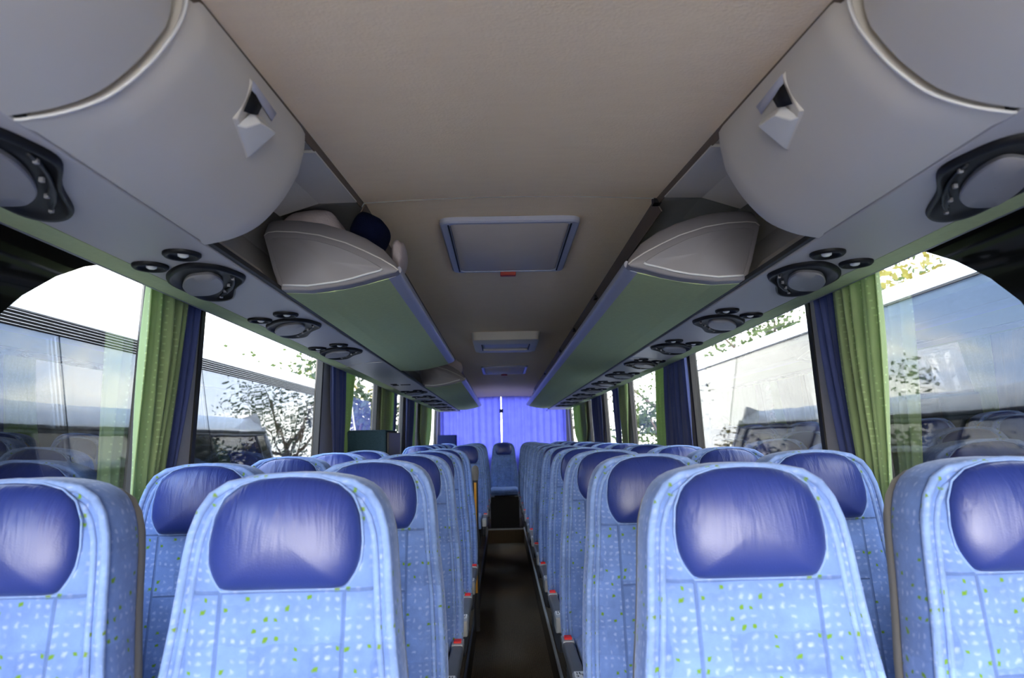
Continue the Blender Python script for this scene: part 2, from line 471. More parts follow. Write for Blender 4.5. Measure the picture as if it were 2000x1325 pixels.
# ceiling: front module drops gently toward the front, rear part level, fold at the rear
def cz(y):
    if y < 2.2: return max(.62, .655 + (y - .97) * .09)
    if y < 11.0: return .772
    return .772 - (y - 11.0) / 1.05 * .075
EDGE = .478
g = G()
def cprof(y, dz=0.0):
    z = cz(y) + dz
    return [(CX + EDGE * k, y, z + .014 * (1 - k * k)) for k in (-1, -.66, -.33, 0, .33, .66, 1)]
for ya, yb in ((Y0, 2.196), (2.204, 11.0)):
    ys = [ya + (yb - ya) * i / 12 for i in range(13)]
    g.rings([cprof(y) for y in ys], close=False)
g.rings([cprof(11.0), cprof(Y1)], close=False)
g.rings([cprof(2.190, .004), cprof(2.21, .004)], close=False)
ce = struct(g.mk('ceiling', 'ceiling', smooth=False))
cs_ = G().rings([[(x, y, z - .003) for x, y, z in cprof(2.196)], [(x, y, z - .003) for x, y, z in cprof(2.203)]], close=False).mk('seam_strip', 'grey_pale', ce, smooth=False)
cs_.location = (0, 0, H); struct(cs_)

# upper side linings (recess above the racks), brown edge and service panels with green border
for s, nm in ((-1, 'left'), (1, 'right')):
    def X(r): return CX + s * r
    g = G()
    ysA = [1.62 if s > 0 else 1.59, 1.8, 2.0, 2.196]; ysB = [2.204, 6, 11.0]
    rows = []
    for y in ysA + ysB + [11.99]:
        z = cz(min(y, 11.0))
        rows.append([(X(EDGE + .010), y, z - .008), (X(.62), y, z - .002), (X(.775), y, .755), (X(.81), y, .62), (X(.765), y, .50), (X(.716), y, .462)])
    g.rings(rows, close=False)
    o = struct(g.mk('wall_upper_' + nm, 'grey_dark', smooth=False, solid=.004))
    # light front board of the recess above the first open rack
    b = G().rings([[(X(EDGE + .004), y, cz(y) - .014), (X(.60), y, cz(y) - .016), (X(.72), y, cz(y) - .055)] for y in (1.63, 1.8, 2.12)], close=False).mk('lining_board', 'grey', o, smooth=False, solid=.008)
    b.location = (0, 0, H); struct(b)
    b2 = G().rings([[(X(.722), y, .468), (X(.765), y, .520)] for y in (1.63, 1.8, 2.08)], close=False).mk('lining_ledge', 'grey', o, smooth=False, solid=.008)
    b2.location = (0, 0, H); struct(b2)
    # brown edge between ceiling and rack
    e = G().rings([[(X(EDGE - .004), y, cz(y) + .004), (X(EDGE + .002), y, cz(y) - .004), (X(EDGE + .007), y, cz(y) - .015)] for y in [Y0, .5, 1.5, 2.196]], close=False)
    e.rings([[(X(EDGE - .004), y, cz(y) + .004), (X(EDGE + .002), y, cz(y) - .004), (X(EDGE + .020), y, cz(y) - .040)] for y in [2.23, 6, 11.0]], close=False)
    struct(e.mk('trim_%d' % (3 if s < 0 else 4), 'brown', smooth=False, solid=.004))
    # service panel
    n = 5
    p = G().prism([(X(.712), .452), (X(.962), .452), (X(.985), .470), (X(.712), .475)], Y0, 11.25)
    o = struct(p.mk('trim_%d' % (5 if s < 0 else 6), 'grey_panel', smooth=False, bevel=.004))
    st = G().prism([(X(.962), .4515), (X(.985), .4485), (X(1.028), .4475), (X(1.036), .453), (X(1.036), .475), (X(.962), .475)], Y0, 11.25).mk('green_border', 'green', o, smooth=False)
    st.location = (0, 0, H); struct(st)
    ed = G().prism([(X(1.0275), .4465), (X(1.0365), .4475), (X(1.0365), .4535), (X(1.0275), .4485)], Y0, 11.25).mk('edge_strip', 'silver', o, smooth=False)
    ed.location = (0, 0, H); struct(ed)
    gp = G().prism([(X(.698), .4575), (X(.7125), .4575), (X(.7125), .47), (X(.698), .47)], Y0, 11.25).mk('seam_gap', 'seal', o, smooth=False)
    gp.location = (0, 0, H); struct(gp)
    # pale joint across the panel
    yj = 4.02 if s < 0 else 4.10
    jl = [(X(.72 + .30 * k / 8), yj + (.30 if s < 0 else .22) * (k / 8) ** 2, .4505) for k in range(9)]
    jo = G().tube(jl, .0028, 6).mk('panel_joint', 'grey_pale', o); jo.location = (0, 0, H); struct(jo)
    # rounded rear end of the panel
    pts = [(X(.712), 11.25), (X(1.036), 11.25), (X(.98), 11.40), (X(.88), 11.46), (X(.78), 11.45), (X(.72), 11.36)]
    v = [(x, y, .4515) for x, y in pts] + [(x, y, .49) for x, y in pts]; k = len(pts)
    eo = mesh('panel_end', v, [tuple(range(k)), tuple(range(2 * k - 1, k - 1, -1))] + [(i, (i + 1) % k, k + (i + 1) % k, k + i) for i in range(k)], 'grey_panel', o, smooth=False)
    eo.location = (0, 0, H); struct(eo)

# ------------------------------------------------------------------ overhead lockers at the front
LID = [(.477, 0.0), (.479, -.036), (.487, -.066), (.500, -.093), (.530, -.141), (.578, -.190), (.635, -.217), (.690, -.229), (.707, -.2305)]
def densify(tab, n=4):
    out = []; m = len(tab)
    for i in range(m - 1):
        p0, p1, p2, p3 = tab[max(i - 1, 0)], tab[i], tab[i + 1], tab[min(i + 2, m - 1)]
        for k in range(n):
            t = k / n
            out.append(tuple(.5 * (2 * p1[d] + (p2[d] - p0[d]) * t + (2 * p0[d] - 5 * p1[d] + 4 * p2[d] - p3[d]) * t * t + (3 * p1[d] - p0[d] - 3 * p2[d] + p3[d]) * t ** 3) for d in (0, 1)))
    return out + [tab[-1]]
LIDD = densify(LID)
def lid(side, ya, yb, label, handle):
    s = side
    root = thing('overhead_locker', label, 'locker', (CX + s * .6, (ya + yb) / 2, .50), 'closed grey lockers along the ceiling')
    ox, oy, oz = CX + s * .6, (ya + yb) / 2, .50
    rings = []
    ny = 16
    for j in range(ny + 1):
        y = ya + (yb - ya) * j / ny
        e = min(y - ya, yb - y)
        tuck = .012 * max(0, 1 - e / .03) ** 2
        row = []
        zt = cz(y) - .004
        for i, (r, d) in enumerate(LIDD):
            z = zt + d / .2305 * (zt - .4535)
            # round the upper corner at the far end
            up = max(0, 1 - i / 10.0)
            rr = r + tuck + (.010 * up * max(0, 1 - (yb - y) / .05))
            row.append((CX + s * rr - ox, y - oy, z - oz))
        row.append((CX + s * .707 - ox, y - oy, zt - oz + .0))
        rings.append(row)
    G().rings(rings, True, True, True).mk('lid', 'grey', root, sharp=40)
    # pale bead along the near edge
    bead = [(CX + s * (r + .004) - ox, ya - .004 - oy, cz(ya) - .004 + d / .2305 * (cz(ya) - .004 - .4535) - oz) for r, d in LIDD]
    G().tube(bead, .0028, 8).mk('edge_bead', 'grey_pale', root)
    if handle:
        hy = 1.245 - oy
        def P(i, y, out):      # point on lid profile, parameter i (float), offset outwards to the aisle
            k = int(i); f = i - k; (r0, d0), (r1, d1) = LID[k], LID[k + 1]
            r = r0 + (r1 - r0) * f; d = d0 + (d1 - d0) * f; zt = cz(y + oy) - .004
            return Vector((CX + s * (r - out) - ox, y, zt + d / .2305 * (zt - .4535) - oz - out * .5))
        h = G()
        fr = [P(.75, hy - .070, .0), P(.95, hy + .072, .0), P(3.9, hy + .060, .0), P(3.3, hy - .066, .0)]
        fi = [P(.85, hy - .062, .005), P(1.05, hy + .064, .005), P(3.8, hy + .052, .005), P(3.2, hy - .058, .005)]
        h.rings([fr, fi], True, False, True)
        hd = h.mk('handle', 'grey', root, bevel=.002)
        G().rings([[P(.8, hy - .066, .005), P(1.0, hy + .066, .005), P(1.7, hy + .060, .005), P(1.3, hy - .060, .005)],
                   [P(.85, hy - .062, .008), P(1.05, hy + .062, .008), P(1.6, hy + .056, .007), P(1.2, hy - .056, .007)]], True, False, True).mk('recess_face', 'grey_blue', hd)
        G().rings([[P(2.3, hy - .025, .004), P(2.0, hy + .066, .004), P(3.85, hy + .056, .004), P(3.35, hy - .045, .004)],
                   [P(2.6, hy - .012, .020), P(2.35, hy + .052, .024), P(3.65, hy + .045, .013), P(3.25, hy - .032, .012)]], True, False, True).mk('grip', 'grey_pale', hd, bevel=.003)
        G().rings([[P(1.35, hy - .060, .005), P(1.55, hy - .012, .005), P(2.35, hy - .014, .005), P(2.75, hy - .056, .005)],
                   [P(1.45, hy - .056, .012), P(1.65, hy - .018, .012), P(2.25, hy - .020, .012), P(2.6, hy - .052, .012)]], True, False, True).mk('latch', 'black', hd)
    return root
lid(-1, -.75, .922, 'nearest closed grey ceiling locker on the left, at the top left corner', False)
lid(-1, .938, 1.57, 'closed grey locker with dark latch on the left, before the open rack holding pillows', True)
lid(1, -.75, .942, 'nearest closed grey ceiling locker on the right, at the top right corner', False)
lid(1, .958, 1.60, 'closed grey locker with dark latch on the right, before the long open rack', True)

# ------------------------------------------------------------------ open luggage racks
CAP = [(.704, .460), (.725, .520), (.745, .590), (.756, .628), (.745, .638), (.72, .641), (.66, .638), (.59, .627), (.51, .602), (.455, .577), (.40, .549), (.362, .525), (.349, .514), (.356, .508), (.40, .497), (.455, .481), (.51, .469), (.614, .456)]
UNDER = [(.700, .4585), (.614, .4555), (.560, .4605), (.51, .4685), (.455, .480), (.40, .494), (.384, .4985)]
LIP = [(.384, .4985), (.362, .506), (.350, .514), (.345, .522), (.346, .533), (.351, .538), (.358, .535), (.362, .526), (.385, .512)]
def rack(side, ya, yb, label):
    s = side
    root = thing('luggage_rack', label, 'luggage rack', (CX + s * .55, ya, .46), 'open luggage racks')
    ox, oy, oz = CX + s * .55, ya, .46
    def L(r, y, z): return (CX + s * r - ox, y - oy, z - oz)
    yc = ya + .055
    # end cap: domed front face, chamfered rim, hollow behind
    cx_, cz_ = .57, .545
    n = len(CAP)
    ring0 = [L(r, ya, z) for r, z in CAP]
    def grow(a, y):
        out = []
        for r, z in CAP:
            low = z < .515 and r < .715
            out.append(L(r, y, z + (.008 if low and y > ya + .05 else 0 if low else a * min(1, (z - .50) / .06))))
        return out
    inner = [L(r + (cx_ - r) * .04, ya - .004, z + (cz_ - z) * .04) for r, z in CAP]
    inner2 = [L(r + (cx_ - r) * .5, ya - .008, z + (cz_ - z) * .5) for r, z in CAP]
    cen = [L(cx_, ya - .009, cz_)] * n
    cap = G().rings([grow(.052, ya + .060), grow(.052, ya + .048), grow(.046, ya + .034), grow(.008, ya + .005), ring0, inner, inner2, cen], True).mk('end_cap', 'grey_cap', root, weld=.0005, sharp=50)
    # raised inset panel with a pale crease along its lower edge
    sc = .84
    o1 = [L(cx_ + .01 + (r - cx_) * sc, ya - .0075, cz_ - .003 + (z - cz_) * (sc - .02)) for r, z in CAP]
    o2 = [L(cx_ + .01 + (r - cx_) * (sc - .02), ya - .0125, cz_ - .003 + (z - cz_) * (sc - .05)) for r, z in CAP]
    o3 = [L(cx_, ya - .0150, cz_)] * n
    G().rings([o1, o2, o3], True).mk('inset_panel', 'grey_cap', cap, weld=.0005, sharp=60)
    low = [p for p in o1[12:]] + [o1[0]]
    G().tube([(x, y - .003, z) for x, y, z in low], .0035, 6).mk('crease', 'white', cap)
    G().tube([L(r, ya + .002, z + .001) for r, z in CAP[3:13]], .0030, 6).mk('rim_bead', 'grey_pale', cap)
    # tray: green underside, grey lip rail, inside skin
    ys = [ya + .046, (ya + yb) / 2, yb]
    nU = len(UNDER)
    rows = [[L(r, y, z) for r, z in UNDER] + [L(r, y, z + .012) for r, z in reversed(UNDER)] for y in ys]
    G().rings(rows, True, True, True).mk('fabric_underside', 'green', root, smooth=False)
    rows = [[L(r, y, z) for r, z in LIP] for y in ys]
    G().rings(rows, True, True, True).mk('lip_rail', 'grey_blue', root, sharp=50)
    if yb < 6:
        G().rings([[L(r, yb + d, z + .002) for r, z in UNDER] + [L(r, yb + d, z + .05 + .0 * r) for r, z in reversed(UNDER)] for d in (.0, .02)], True, True, True).mk('end_plate', 'grey_pale', root, smooth=False)
    return root
rack(-1, 2.09, 4.62, 'green bottomed open luggage rack on the left with pillows in its near end')
rack(-1, 6.05, 10.9, 'shorter looking green rack far on the left, behind the gap by the middle door')
rack(1, 2.07, 10.95, 'long green bottomed open luggage rack running down the right side')

# things lying in the racks
def blob(name, loc, size, mat, label, cat, seed, squash=2.6, group=None, lump=.06, rot=(0, 0, 0)):
    rnd = random.Random(seed); ph = [rnd.uniform(0, 6.28) for _ in range(6)]
    rings = []; nu, nv = 20, 12
    for j in range(nv + 1):
        th = PI * j / nv; row = []
        for i in range(nu):
            a = 2 * PI * i / nu
            d = [math.sin(th) * math.cos(a), math.sin(th) * math.sin(a), math.cos(th)]
            d = [math.copysign(abs(k) ** (2 / squash), k) for k in d]
            w = 1 + lump * (math.sin(3 * a + ph[0]) * math.sin(2 * th + ph[1]) + .6 * math.sin(5 * a + ph[2] + 3 * th) + .4 * math.sin(9 * d[2] + ph[4] + 4 * a))
            row.append((d[0] * size[0] * w, d[1] * size[1] * w, d[2] * size[2] * w))
        rings.append(row)
    o = G().rings(rings, True).mk(name, mat, lift=False, weld=.0003, sub=1)
    o.location = (loc[0], loc[1], loc[2] + H); o.rotation_euler = rot
    return tag(o, label, cat, group)
blob('pillow', (CX - .650, 2.262, .678), (.104, .108, .072), 'pillow', 'pinkish white pillow stuffed in the near end of the left rack', 'pillow', 3, rot=(-.06, 0, 0))
blob('cushion', (CX - .468, 2.29, .688), (.056, .115, .052), 'navycloth', 'dark navy cushion beside the pinkish pillow in the left rack', 'cushion', 5, 3.2, lump=.02, rot=(0, .5, 0))
blob('pillow', (CX - .398, 2.47, .655), (.024, .10, .052), 'pillow', 'white pillow end poking out behind the navy cushion toward the aisle', 'pillow', 8, lump=.05)
blob('pillow', (CX - .480, 6.33, .640), (.09, .14, .075), 'pillow', 'pale bundle lying in the near end of the far left rack', 'cloth', 13, lump=.08)

# ------------------------------------------------------------------ air vents and reading lights in the service panels
VENT = [(-.115, -.06), (-.112, -.14), (-.088, -.198), (-.030, -.220), (.042, -.160), (.102, -.052), (.110, .10), (.108, .195), (.070, .228), (.010, .185), (-.050, .050)]
VENT = [(.845 + a, b) for a, b in VENT]
def make_vent(side):
    s = side
    o = bpy.data.objects.new('air_vent', None); link(o); o.empty_display_size = .05
    out = smooth_closed(VENT, 5)
    cx_, cy_ = .850, -.005
    def ring(k, z): return [(s * (cx_ + (x - cx_) * k - .845), cy_ + (y - cy_) * k, z) for x, y in out]
    G().rings([ring(1.0, .004), ring(.995, -.005), ring(.965, -.011), ring(.90, -.011), ring(.86, -.004), ring(.5, -.002), ring(.02, -.002)], True).mk('bezel', 'black', o, weld=.0004)
    # pale oval cover
    ov = smooth_closed([(-.050, -.055), (-.055, -.128), (-.022, -.132), (.025, -.102), (.085, .005), (.108, .105), (.088, .122), (.045, .110), (-.010, .045)], 5)
    ox_, oy_ = .024, -.004
    def r2(k, z): return [(s * (ox_ + (x - ox_) * k), oy_ + (y - oy_) * k, z) for x, y in ov]
    G().rings([r2(.97, -.001), r2(1.0, -.010), r2(.96, -.0135), r2(.5, -.015), r2(.01, -.0155)], True).mk('cover_disc', 'disc', o, weld=.0004, sharp=40)
    # louvre block on the aisle side with slats and small buttons
    lv = G()
    for k in range(5):
        t = k / 4
        a = Vector((s * (-.090 + .012 * t), -.10 + .012 * k, -.006)); b = Vector((s * (-.004 + .052 * t), .085 + .022 * k, -.006))
        lv.tube([a + (b - a) * q / 4 + Vector((-s * .016 * math.sin(PI * q / 4), 0, 0)) for q in range(5)], .0035, 5)
    lv.mk('louvre', 'dark', o)
    for k in range(4):
        t = k / 3
        x, y = s * (-.086 + .122 * t), -.075 + .232 * t
        if k in (0, 3) or True:
            G().box(x - .004, x + .004, y - .0035, y + .0035, -.0125, -.004).mk('button', 'disc', o, bevel=.001)
    return o
def make_light(side):
    s = side
    o = bpy.data.objects.new('reading_spotlight', None); link(o); o.empty_display_size = .03
    n = 24
    def ring(r, z): return [(r * math.cos(2 * PI * k / n), r * 1.02 * math.sin(2 * PI * k / n), z) for k in range(n)]
    G().rings([ring(.043, .003), ring(.043, -.005), ring(.038, -.010), ring(.031, -.008), ring(.029, -.003), ring(.002, -.002)], True).mk('bezel', 'black', o, weld=.0003)
    G().rings([ring(.013, -.003), ring(.012, -.009), ring(.006, -.012), ring(.001, -.0125)], True).mk('lens', 'lens', o, weld=.0002).location = (-.006 * s, -.006, 0)
    return o
ventR, ventL = make_vent(1), make_vent(-1)
lightR, lightL = make_light(1), make_light(-1)
def setup(proto, used, loc, label, cat, group):
    if used: return dup(proto, loc, label, group)
    proto.location = (loc[0], loc[1], loc[2] + H); proto['label'] = label; proto['category'] = cat; proto['group'] = group
    return proto
PZ = .4515
rowsR = [1.23 + .805 * k for k in range(12)]
rowsL = [1.13 + .81 * k for k in range(5)]
rowsL2 = [6.66, 7.48, 8.28, 9.10, 9.92, 10.72]
lu = {1: False, -1: False}
def lights(s, y, where):
    for dx, dy, nm in ((-.052, -.306, 'aisle-side'), (.074, -.200, 'window-side')):
        setup(lightR if s > 0 else lightL, lu[s], (CX + s * (.845 + dx), y + dy, PZ), 'round %s reading lamp by the %s' % (nm, where), 'reading light', 'reading lights in the overhead panels')
        lu[s] = True
for k, y in enumerate(rowsR):
    wh = '%s air vent on the right' % ORD[k]
    setup(ventR, k > 0, (CX + .845, y, PZ), 'black oval air vent in the right overhead panel, %s from the camera' % ORD[k], 'air vent', 'air vents in the overhead panels')
    if k: lights(1, y, wh)
for k, y in enumerate(rowsL + rowsL2):
    if k == 4: continue
    if k < 4:
        wh = '%s air vent on the left' % ORD[k]
        lab = 'black oval air vent in the left overhead panel, %s from the camera' % ORD[k]
    else:
        wh = '%s vent behind the middle door' % ORD[k - 5]
        lab = 'black oval air vent over the rear left seats, %s behind the middle door' % ORD[k - 5]
    setup(ventL, k > 0, (CX - .845, y, PZ), lab, 'air vent', 'air vents in the overhead panels')
    if k: lights(-1, y, wh)
# small dark slots over the middle door
o = thing('speaker_slot', 'short dark slots in the left overhead panel above the middle door', 'slot', (CX - .9, 5.68, PZ))
for dx, dy, l in ((0, -.06, .06), (.0, .04, .06), (.10, .0, .12)):
    G().box(dx - .02 if dx == 0 else dx - .05, dx + .03, dy - .015, dy + .015, -.005, .001).mk('slot', 'black', o, bevel=.002)

# ------------------------------------------------------------------ roof hatches
def hatch(ya, yb, name, label, kind, ext=True):
    root = thing(name, label, 'roof hatch', (CX, (ya + yb) / 2, .774), 'hatches in the ceiling')
    hx, hy = .247, (yb - ya) / 2
    def rr(a, b, r, z, n=4):
        pts = []
        for cx_, cy_, a0 in ((a - r, b - r, 0), (-a + r, b - r, 90), (-a + r, -b + r, 180), (a - r, -b + r, 270)):
            for k in range(n + 1):
                t = math.radians(a0 + 90 * k / n); pts.append((cx_ + r * math.cos(t), cy_ + r * math.sin(t), z))
        return pts
    if kind == 0:
        G().rings([rr(hx + .006, hy + .006, .035, .01), rr(hx + .006, hy + .006, .035, -.006), rr(hx, hy, .03, -.012), rr(hx - .03, hy - .014, .025, -.012), rr(hx - .032, hy - .016, .025, .0)], True).mk('frame', 'grey_blue', root, sharp=30)
        for sx in (-1, 1):
            G().box(sx * (hx - .026) - .003, sx * (hx - .026) + .003, -hy + .02, hy - .02, -.0135, -.008).mk('rubber_seal', 'black', root, smooth=False)
        G().rings([rr(hx - .034, hy - .018, .025, .0), rr(hx - .034, hy - .018, .025, -.008), rr(hx - .040, hy - .024, .022, -.011)], True, False, True).mk('cover_panel', 'hatch', root, sharp=30)
        G().box(-.036, .036, hy - .005, hy + .028, -.028, .004).mk('handle', 'orange_red', root, bevel=.004)
    else:
        G().rings([rr(hx + .01, hy + .03, .04, .01), rr(hx + .0, hy + .02, .04, -.05), rr(hx - .03, hy - .02, .03, -.06), rr(hx - .065, hy - .16, .02, -.06), rr(hx - .068, hy - .165, .02, -.045)], True).mk('frame', 'grey', root, sharp=40)
        G().rings([rr(hx - .066, hy - .162, .02, -.044), rr(hx - .07, hy - .17, .02, -.047)], True, False, True).mk('cover_panel', 'grey_blue', root, sharp=30)
        for sx in (-1, 1):
            G().box(sx * (hx - .064) - .003, sx * (hx - .064) + .003, -hy + .17, hy - .17, -.063, -.045).mk('rubber_seal', 'black', root, smooth=False)
hatch(2.42, 3.17, 'roof_hatch', 'grey roof hatch with dark red handle, nearest in the beige ceiling', 0)
hatch(5.15, 5.85, 'roof_vent', 'raised grey framed roof vent between the two flat ceiling hatches', 1)
hatch(7.55, 8.35, 'roof_hatch', 'dim flat roof hatch farthest along the ceiling toward the blue curtain', 0)
# little bracket at the right ceiling joint and hinge studs along the right ceiling edge
br = G().box(CX + EDGE - .012, CX + EDGE + .012, 2.196, 2.232, cz(2.2) - .022, cz(2.2) + .004).mk('corner_bracket', 'black', smooth=False)
tag(br, 'small black corner bracket at the right ceiling joint', 'bracket')
for k, y in enumerate((3.75, 4.9, 6.1, 8.3)):
    st = G().box(CX + EDGE - .006, CX + EDGE + .012, y - .03, y + .03, cz(y) - .030, cz(y) - .012).mk('hinge_stud', 'black', smooth=False)
    tag(st, 'small dark stud on the right ceiling edge, %s one beyond the corner bracket' % ORD[k], 'stud', 'studs on the right ceiling edge')

# ------------------------------------------------------------------ seats
OUT = [(0, 1.229), (.06, 1.226), (.115, 1.215), (.145, 1.196), (.163, 1.168), (.175, 1.13), (.180, 1.09), (.184, 1.04), (.189, .98), (.196, .92), (.204, .86), (.211, .76), (.216, .66), (.216, .56), (.213, .47)]
PAD = [(0, 1.2225), (.05, 1.2195), (.085, 1.209), (.112, 1.188), (.126, 1.155), (.131, 1.112), (.129, 1.08), (.121, 1.060), (.110, 1.044), (.103, 1.036)]
def rec(z): return -(1.228 - z) * .16      # recline
def loop(half, bottom):
    l = [(-x, z) for x, z in reversed(half)][:-1] + list(half)
    zb = half[-1][1]; xb = half[-1][0]
    return l + [(xb * k, zb) for k in bottom]
BL = loop(OUT, (.5, 0, -.5))
PL = loop(PAD, (.6, .2, -.2, -.6))
def back_ring(t, y):
    r = []
    for x, z in BL:
        sz = min(max(z, .60), 1.229 - .165)
        zz = z + (sz - z) * t
        r.append((x * (1 - t), y + rec(zz), zz))
    return r
def back_part(root):
    b = G().rings([back_ring(.10, .118), back_ring(.02, .110), back_ring(0, .085), back_ring(0, .035), back_ring(.02, .010), back_ring(.055, -.002), back_ring(.115, -.004), back_ring(.145, .006), back_ring(.185, -.008), back_ring(.34, -.014), back_ring(.55, -.010), back_ring(.8, -.004), back_ring(1, -.002)], True, True).mk('backrest', 'fabric', root, weld=.0004, sub=1)
    p = G()
    def strip(t, y): return [q for q, (x, z) in zip(back_ring(t, y), BL) if not (z == .47 and abs(x) < .2)]
    def order(r): return r
    pr = strip(.045, .000); p.tube(pr, .0085, 8)
    pr = strip(.150, -.001); p.tube(pr, .0060, 8)
    p.mk('piping', 'piping', b)
    sh = []
    for k, y in ((.93, .112), (.95, .118), (.96, .140), (.92, .152), (.6, .158), (.01, .16)):
        sh.append([(x * k, y + rec(.85 + (z - .85) * k), .85 + (z - .85) * k) for x, z in BL])
    G().rings(sh, True, True).mk('back_shell', 'shell', root, weld=.0004, sharp=45)
    # leather head pad
    def pr_(t, y): return [(x * (1 - t), y + rec(z + (1.125 - z) * t), z + (1.125 - z) * t) for x, z in PL]
    h = G().rings([pr_(0, .004), pr_(0, -.012), pr_(.02, -.020), pr_(.08, -.029), pr_(.22, -.040), pr_(.45, -.049), pr_(.75, -.054), pr_(1, -.055)], True).mk('head_pad', 'leather', root, weld=.0004, sub=1)
    G().tube(pr_(-.012, -.011), .0022, 6, True).mk('piping', 'piping', h)
def cushion_part(root, w):
    rows = []
    zc = .508
    prof = [(-.03, .03), (-.06, .045), (-.20, .035), (-.36, .040), (-.46, .046), (-.515, .030), (-.535, -.01), (-.53, -.05)]
    xs = [w * k for k in (-1, -.95, -.8, -.47, 0, .47, .8, .95, 1)]
    up = [-.03, -.006, .006, .0, -.004, .0, .006, -.006, -.03]
    for y, z in prof: rows.append([(x, y, zc + z + u) for x, u in zip(xs, up)])
    v = [p for r in rows for p in r]; n = len(xs); m = len(rows)
    f = [(j * n + i, j * n + i + 1, (j + 1) * n + i + 1, (j + 1) * n + i) for j in range(m - 1) for i in range(n - 1)]
    # skirt and underside
    bd = [(0, i) for i in range(n)] + [(j, n - 1) for j in range(1, m)] + [(m - 1, i) for i in range(n - 2, -1, -1)] + [(j, 0) for j in range(m - 2, 0, -1)]
    b0 = len(v)
    for j, i in bd:
        x, y, z = rows[j][i]; v.append((x * .97, y * .97, zc - .075))
    k = len(bd)
    for q in range(k):
        a, b = bd[q], bd[(q + 1) % k]
        f.append((a[0] * n + a[1], b[0] * n + b[1], b0 + (q + 1) % k, b0 + q))
    f.append(tuple(b0 + q for q in range(k)))
    mesh('seat_cushion', v, f, 'fabric_plain', root, sub=1)
    G().box(-.15, .15, -.46, -.04, .25, .43).mk('base_frame', 'dark', root, bevel=.01)
    G().box(-.05, .05, -.34, -.12, .0, .25).mk('leg', 'dark', root, bevel=.01)
def arm_part(root, s):
    """s: +1 when the aisle is on the seat's +x side"""
    xo = s * .172
    def B(g, xa, xb, *r): return g.box(min(xo + s * xa, xo + s * xb), max(xo + s * xa, xo + s * xb), *r)
    a = B(G(), .004, .046, -.60, -.085, .487, .534).mk('armrest', 'arm_grey', root, bevel=.010)
    B(G(), .003, .047, -.165, -.082, .512, .5385).mk('button_housing', 'silver', a, bevel=.005)
    B(G(), .011, .039, -.150, -.112, .530, .546).mk('release_button', 'red', a, bevel=.003)
    B(G(), .0035, .0465, -.612, -.50, .470, .5365).mk('front_cap', 'silver', a, bevel=.008)
    lb = B(G(), .009, .041, -.570, -.505, .5355, .5380).mk('label_plate', 'white', a, bevel=.001)
    # printed marks on the plate: a small seat pictogram and two letters' bars
    m = G()
    for (xa, xb, ya, yb) in ((.013, .017, -.560, -.535), (.013, .024, -.537, -.533), (.022, .026, -.533, -.515), (.029, .037, -.560, -.557), (.029, .037, -.548, -.545), (.029, .032, -.560, -.545), (.031, .034, -.535, -.515)):
        B(m, xa, xb, ya, yb, .5378, .5386)
    m.mk('printed_mark', 'dark', a, smooth=False)
    # side shield under the armrest
    pl = G(); x0, x1 = xo + s * .008, xo + s * .030
    prof = [(-.10, .49), (-.58, .49), (-.60, .45), (-.56, .38), (-.40, .35), (-.20, .35), (-.08, .38)]
    n = len(prof)
    v = [(x0, y, z) for y, z in prof] + [(x1, y, z) for y, z in prof]
    pl.add(v, [tuple(range(n)), tuple(range(2 * n - 1, n - 1, -1))] + [(i, (i + 1) % n, n + (i + 1) % n, n + i) for i in range(n)])
    pl.mk('side_shield', 'dark', root, bevel=.006)
def make_seat(arm):
    o = bpy.data.objects.new('bus_seat', None); link(o); o.empty_display_size = .1
    o['category'] = 'seat'
    back_part(o); cushion_part(o, .168 if arm else .214)
    if arm: arm_part(o, arm)
    return o
# one of each kind; the copies share its meshes
protoW = make_seat(0)
def with_arm(s):
    r = protoW.copy(); link(r)
    for ch in list(protoW.children):
        if ch.name.startswith(('seat_cushion', 'base_frame', 'leg')): continue
        c = ch.copy(); link(c); c.parent = r
        for gch in list(ch.children):
            d = gch.copy(); link(d); d.parent = c
    cushion_part(r, .168)
    arm_part(r, s)
    return r
protoR, protoL = with_arm(-1), with_arm(1)
used = {'W': False, 'R': False, 'L': False}
def seat(kind, x, y, label, group):
    pr = {'W': protoW, 'R': protoR, 'L': protoL}[kind]
    if used[kind]:
        return dup(pr, (x, y, PF), label, group)
    used[kind] = True
    pr.location = (x, y, PF + H); pr['label'] = label; pr['group'] = group; pr['category'] = 'seat'
    return pr
def row_words(k, last):
    return 'the row nearest the camera' if k == 0 else last if last else 'the %s row from the camera' % ORD[k]
for k in range(12):
    y = 1.285 + .80 * k
    rw = row_words(k, 'the last row before the rear bench' if k == 11 else '')
    seat('R', .429, y, 'blue aisle seat right of the aisle in ' + rw, 'blue seats right of the aisle')
    seat('W', .914, y, 'blue window seat right of the aisle in ' + rw, 'blue seats right of the aisle')
for k in range(5):
    y = 1.285 + .795 * k
    rw = row_words(k, 'the row before the yellow post' if k == 4 else '')
    seat('L', -.375, y, 'blue aisle seat left of the aisle in ' + rw, 'blue seats left of the aisle')
    seat('W', -.858, y, 'blue window seat left of the aisle in ' + rw, 'blue seats left of the aisle')
for k in range(4):
    y = 7.38 + .80 * k
    rw = '%s row behind the dark partition box' % ORD[k]
    seat('L', -.375, y, 'blue aisle seat left of the aisle in the ' + rw, 'blue seats behind the middle door')
    seat('W', -.858, y, 'blue window seat left of the aisle in the ' + rw, 'blue seats behind the middle door')
for k, (x, w) in enumerate(((-.87, 'leftmost on the rear bench, by the navy corner block'), (-.42, 'on the rear bench just left of the middle one'), (.025, 'in the middle of the rear bench, facing down the aisle'), (.47, 'on the rear bench just right of the middle one'), (.92, 'rightmost on the rear bench, by the right wall'))):
    seat('W', x, 11.22, 'blue seat %s' % w, 'seats of the rear bench')
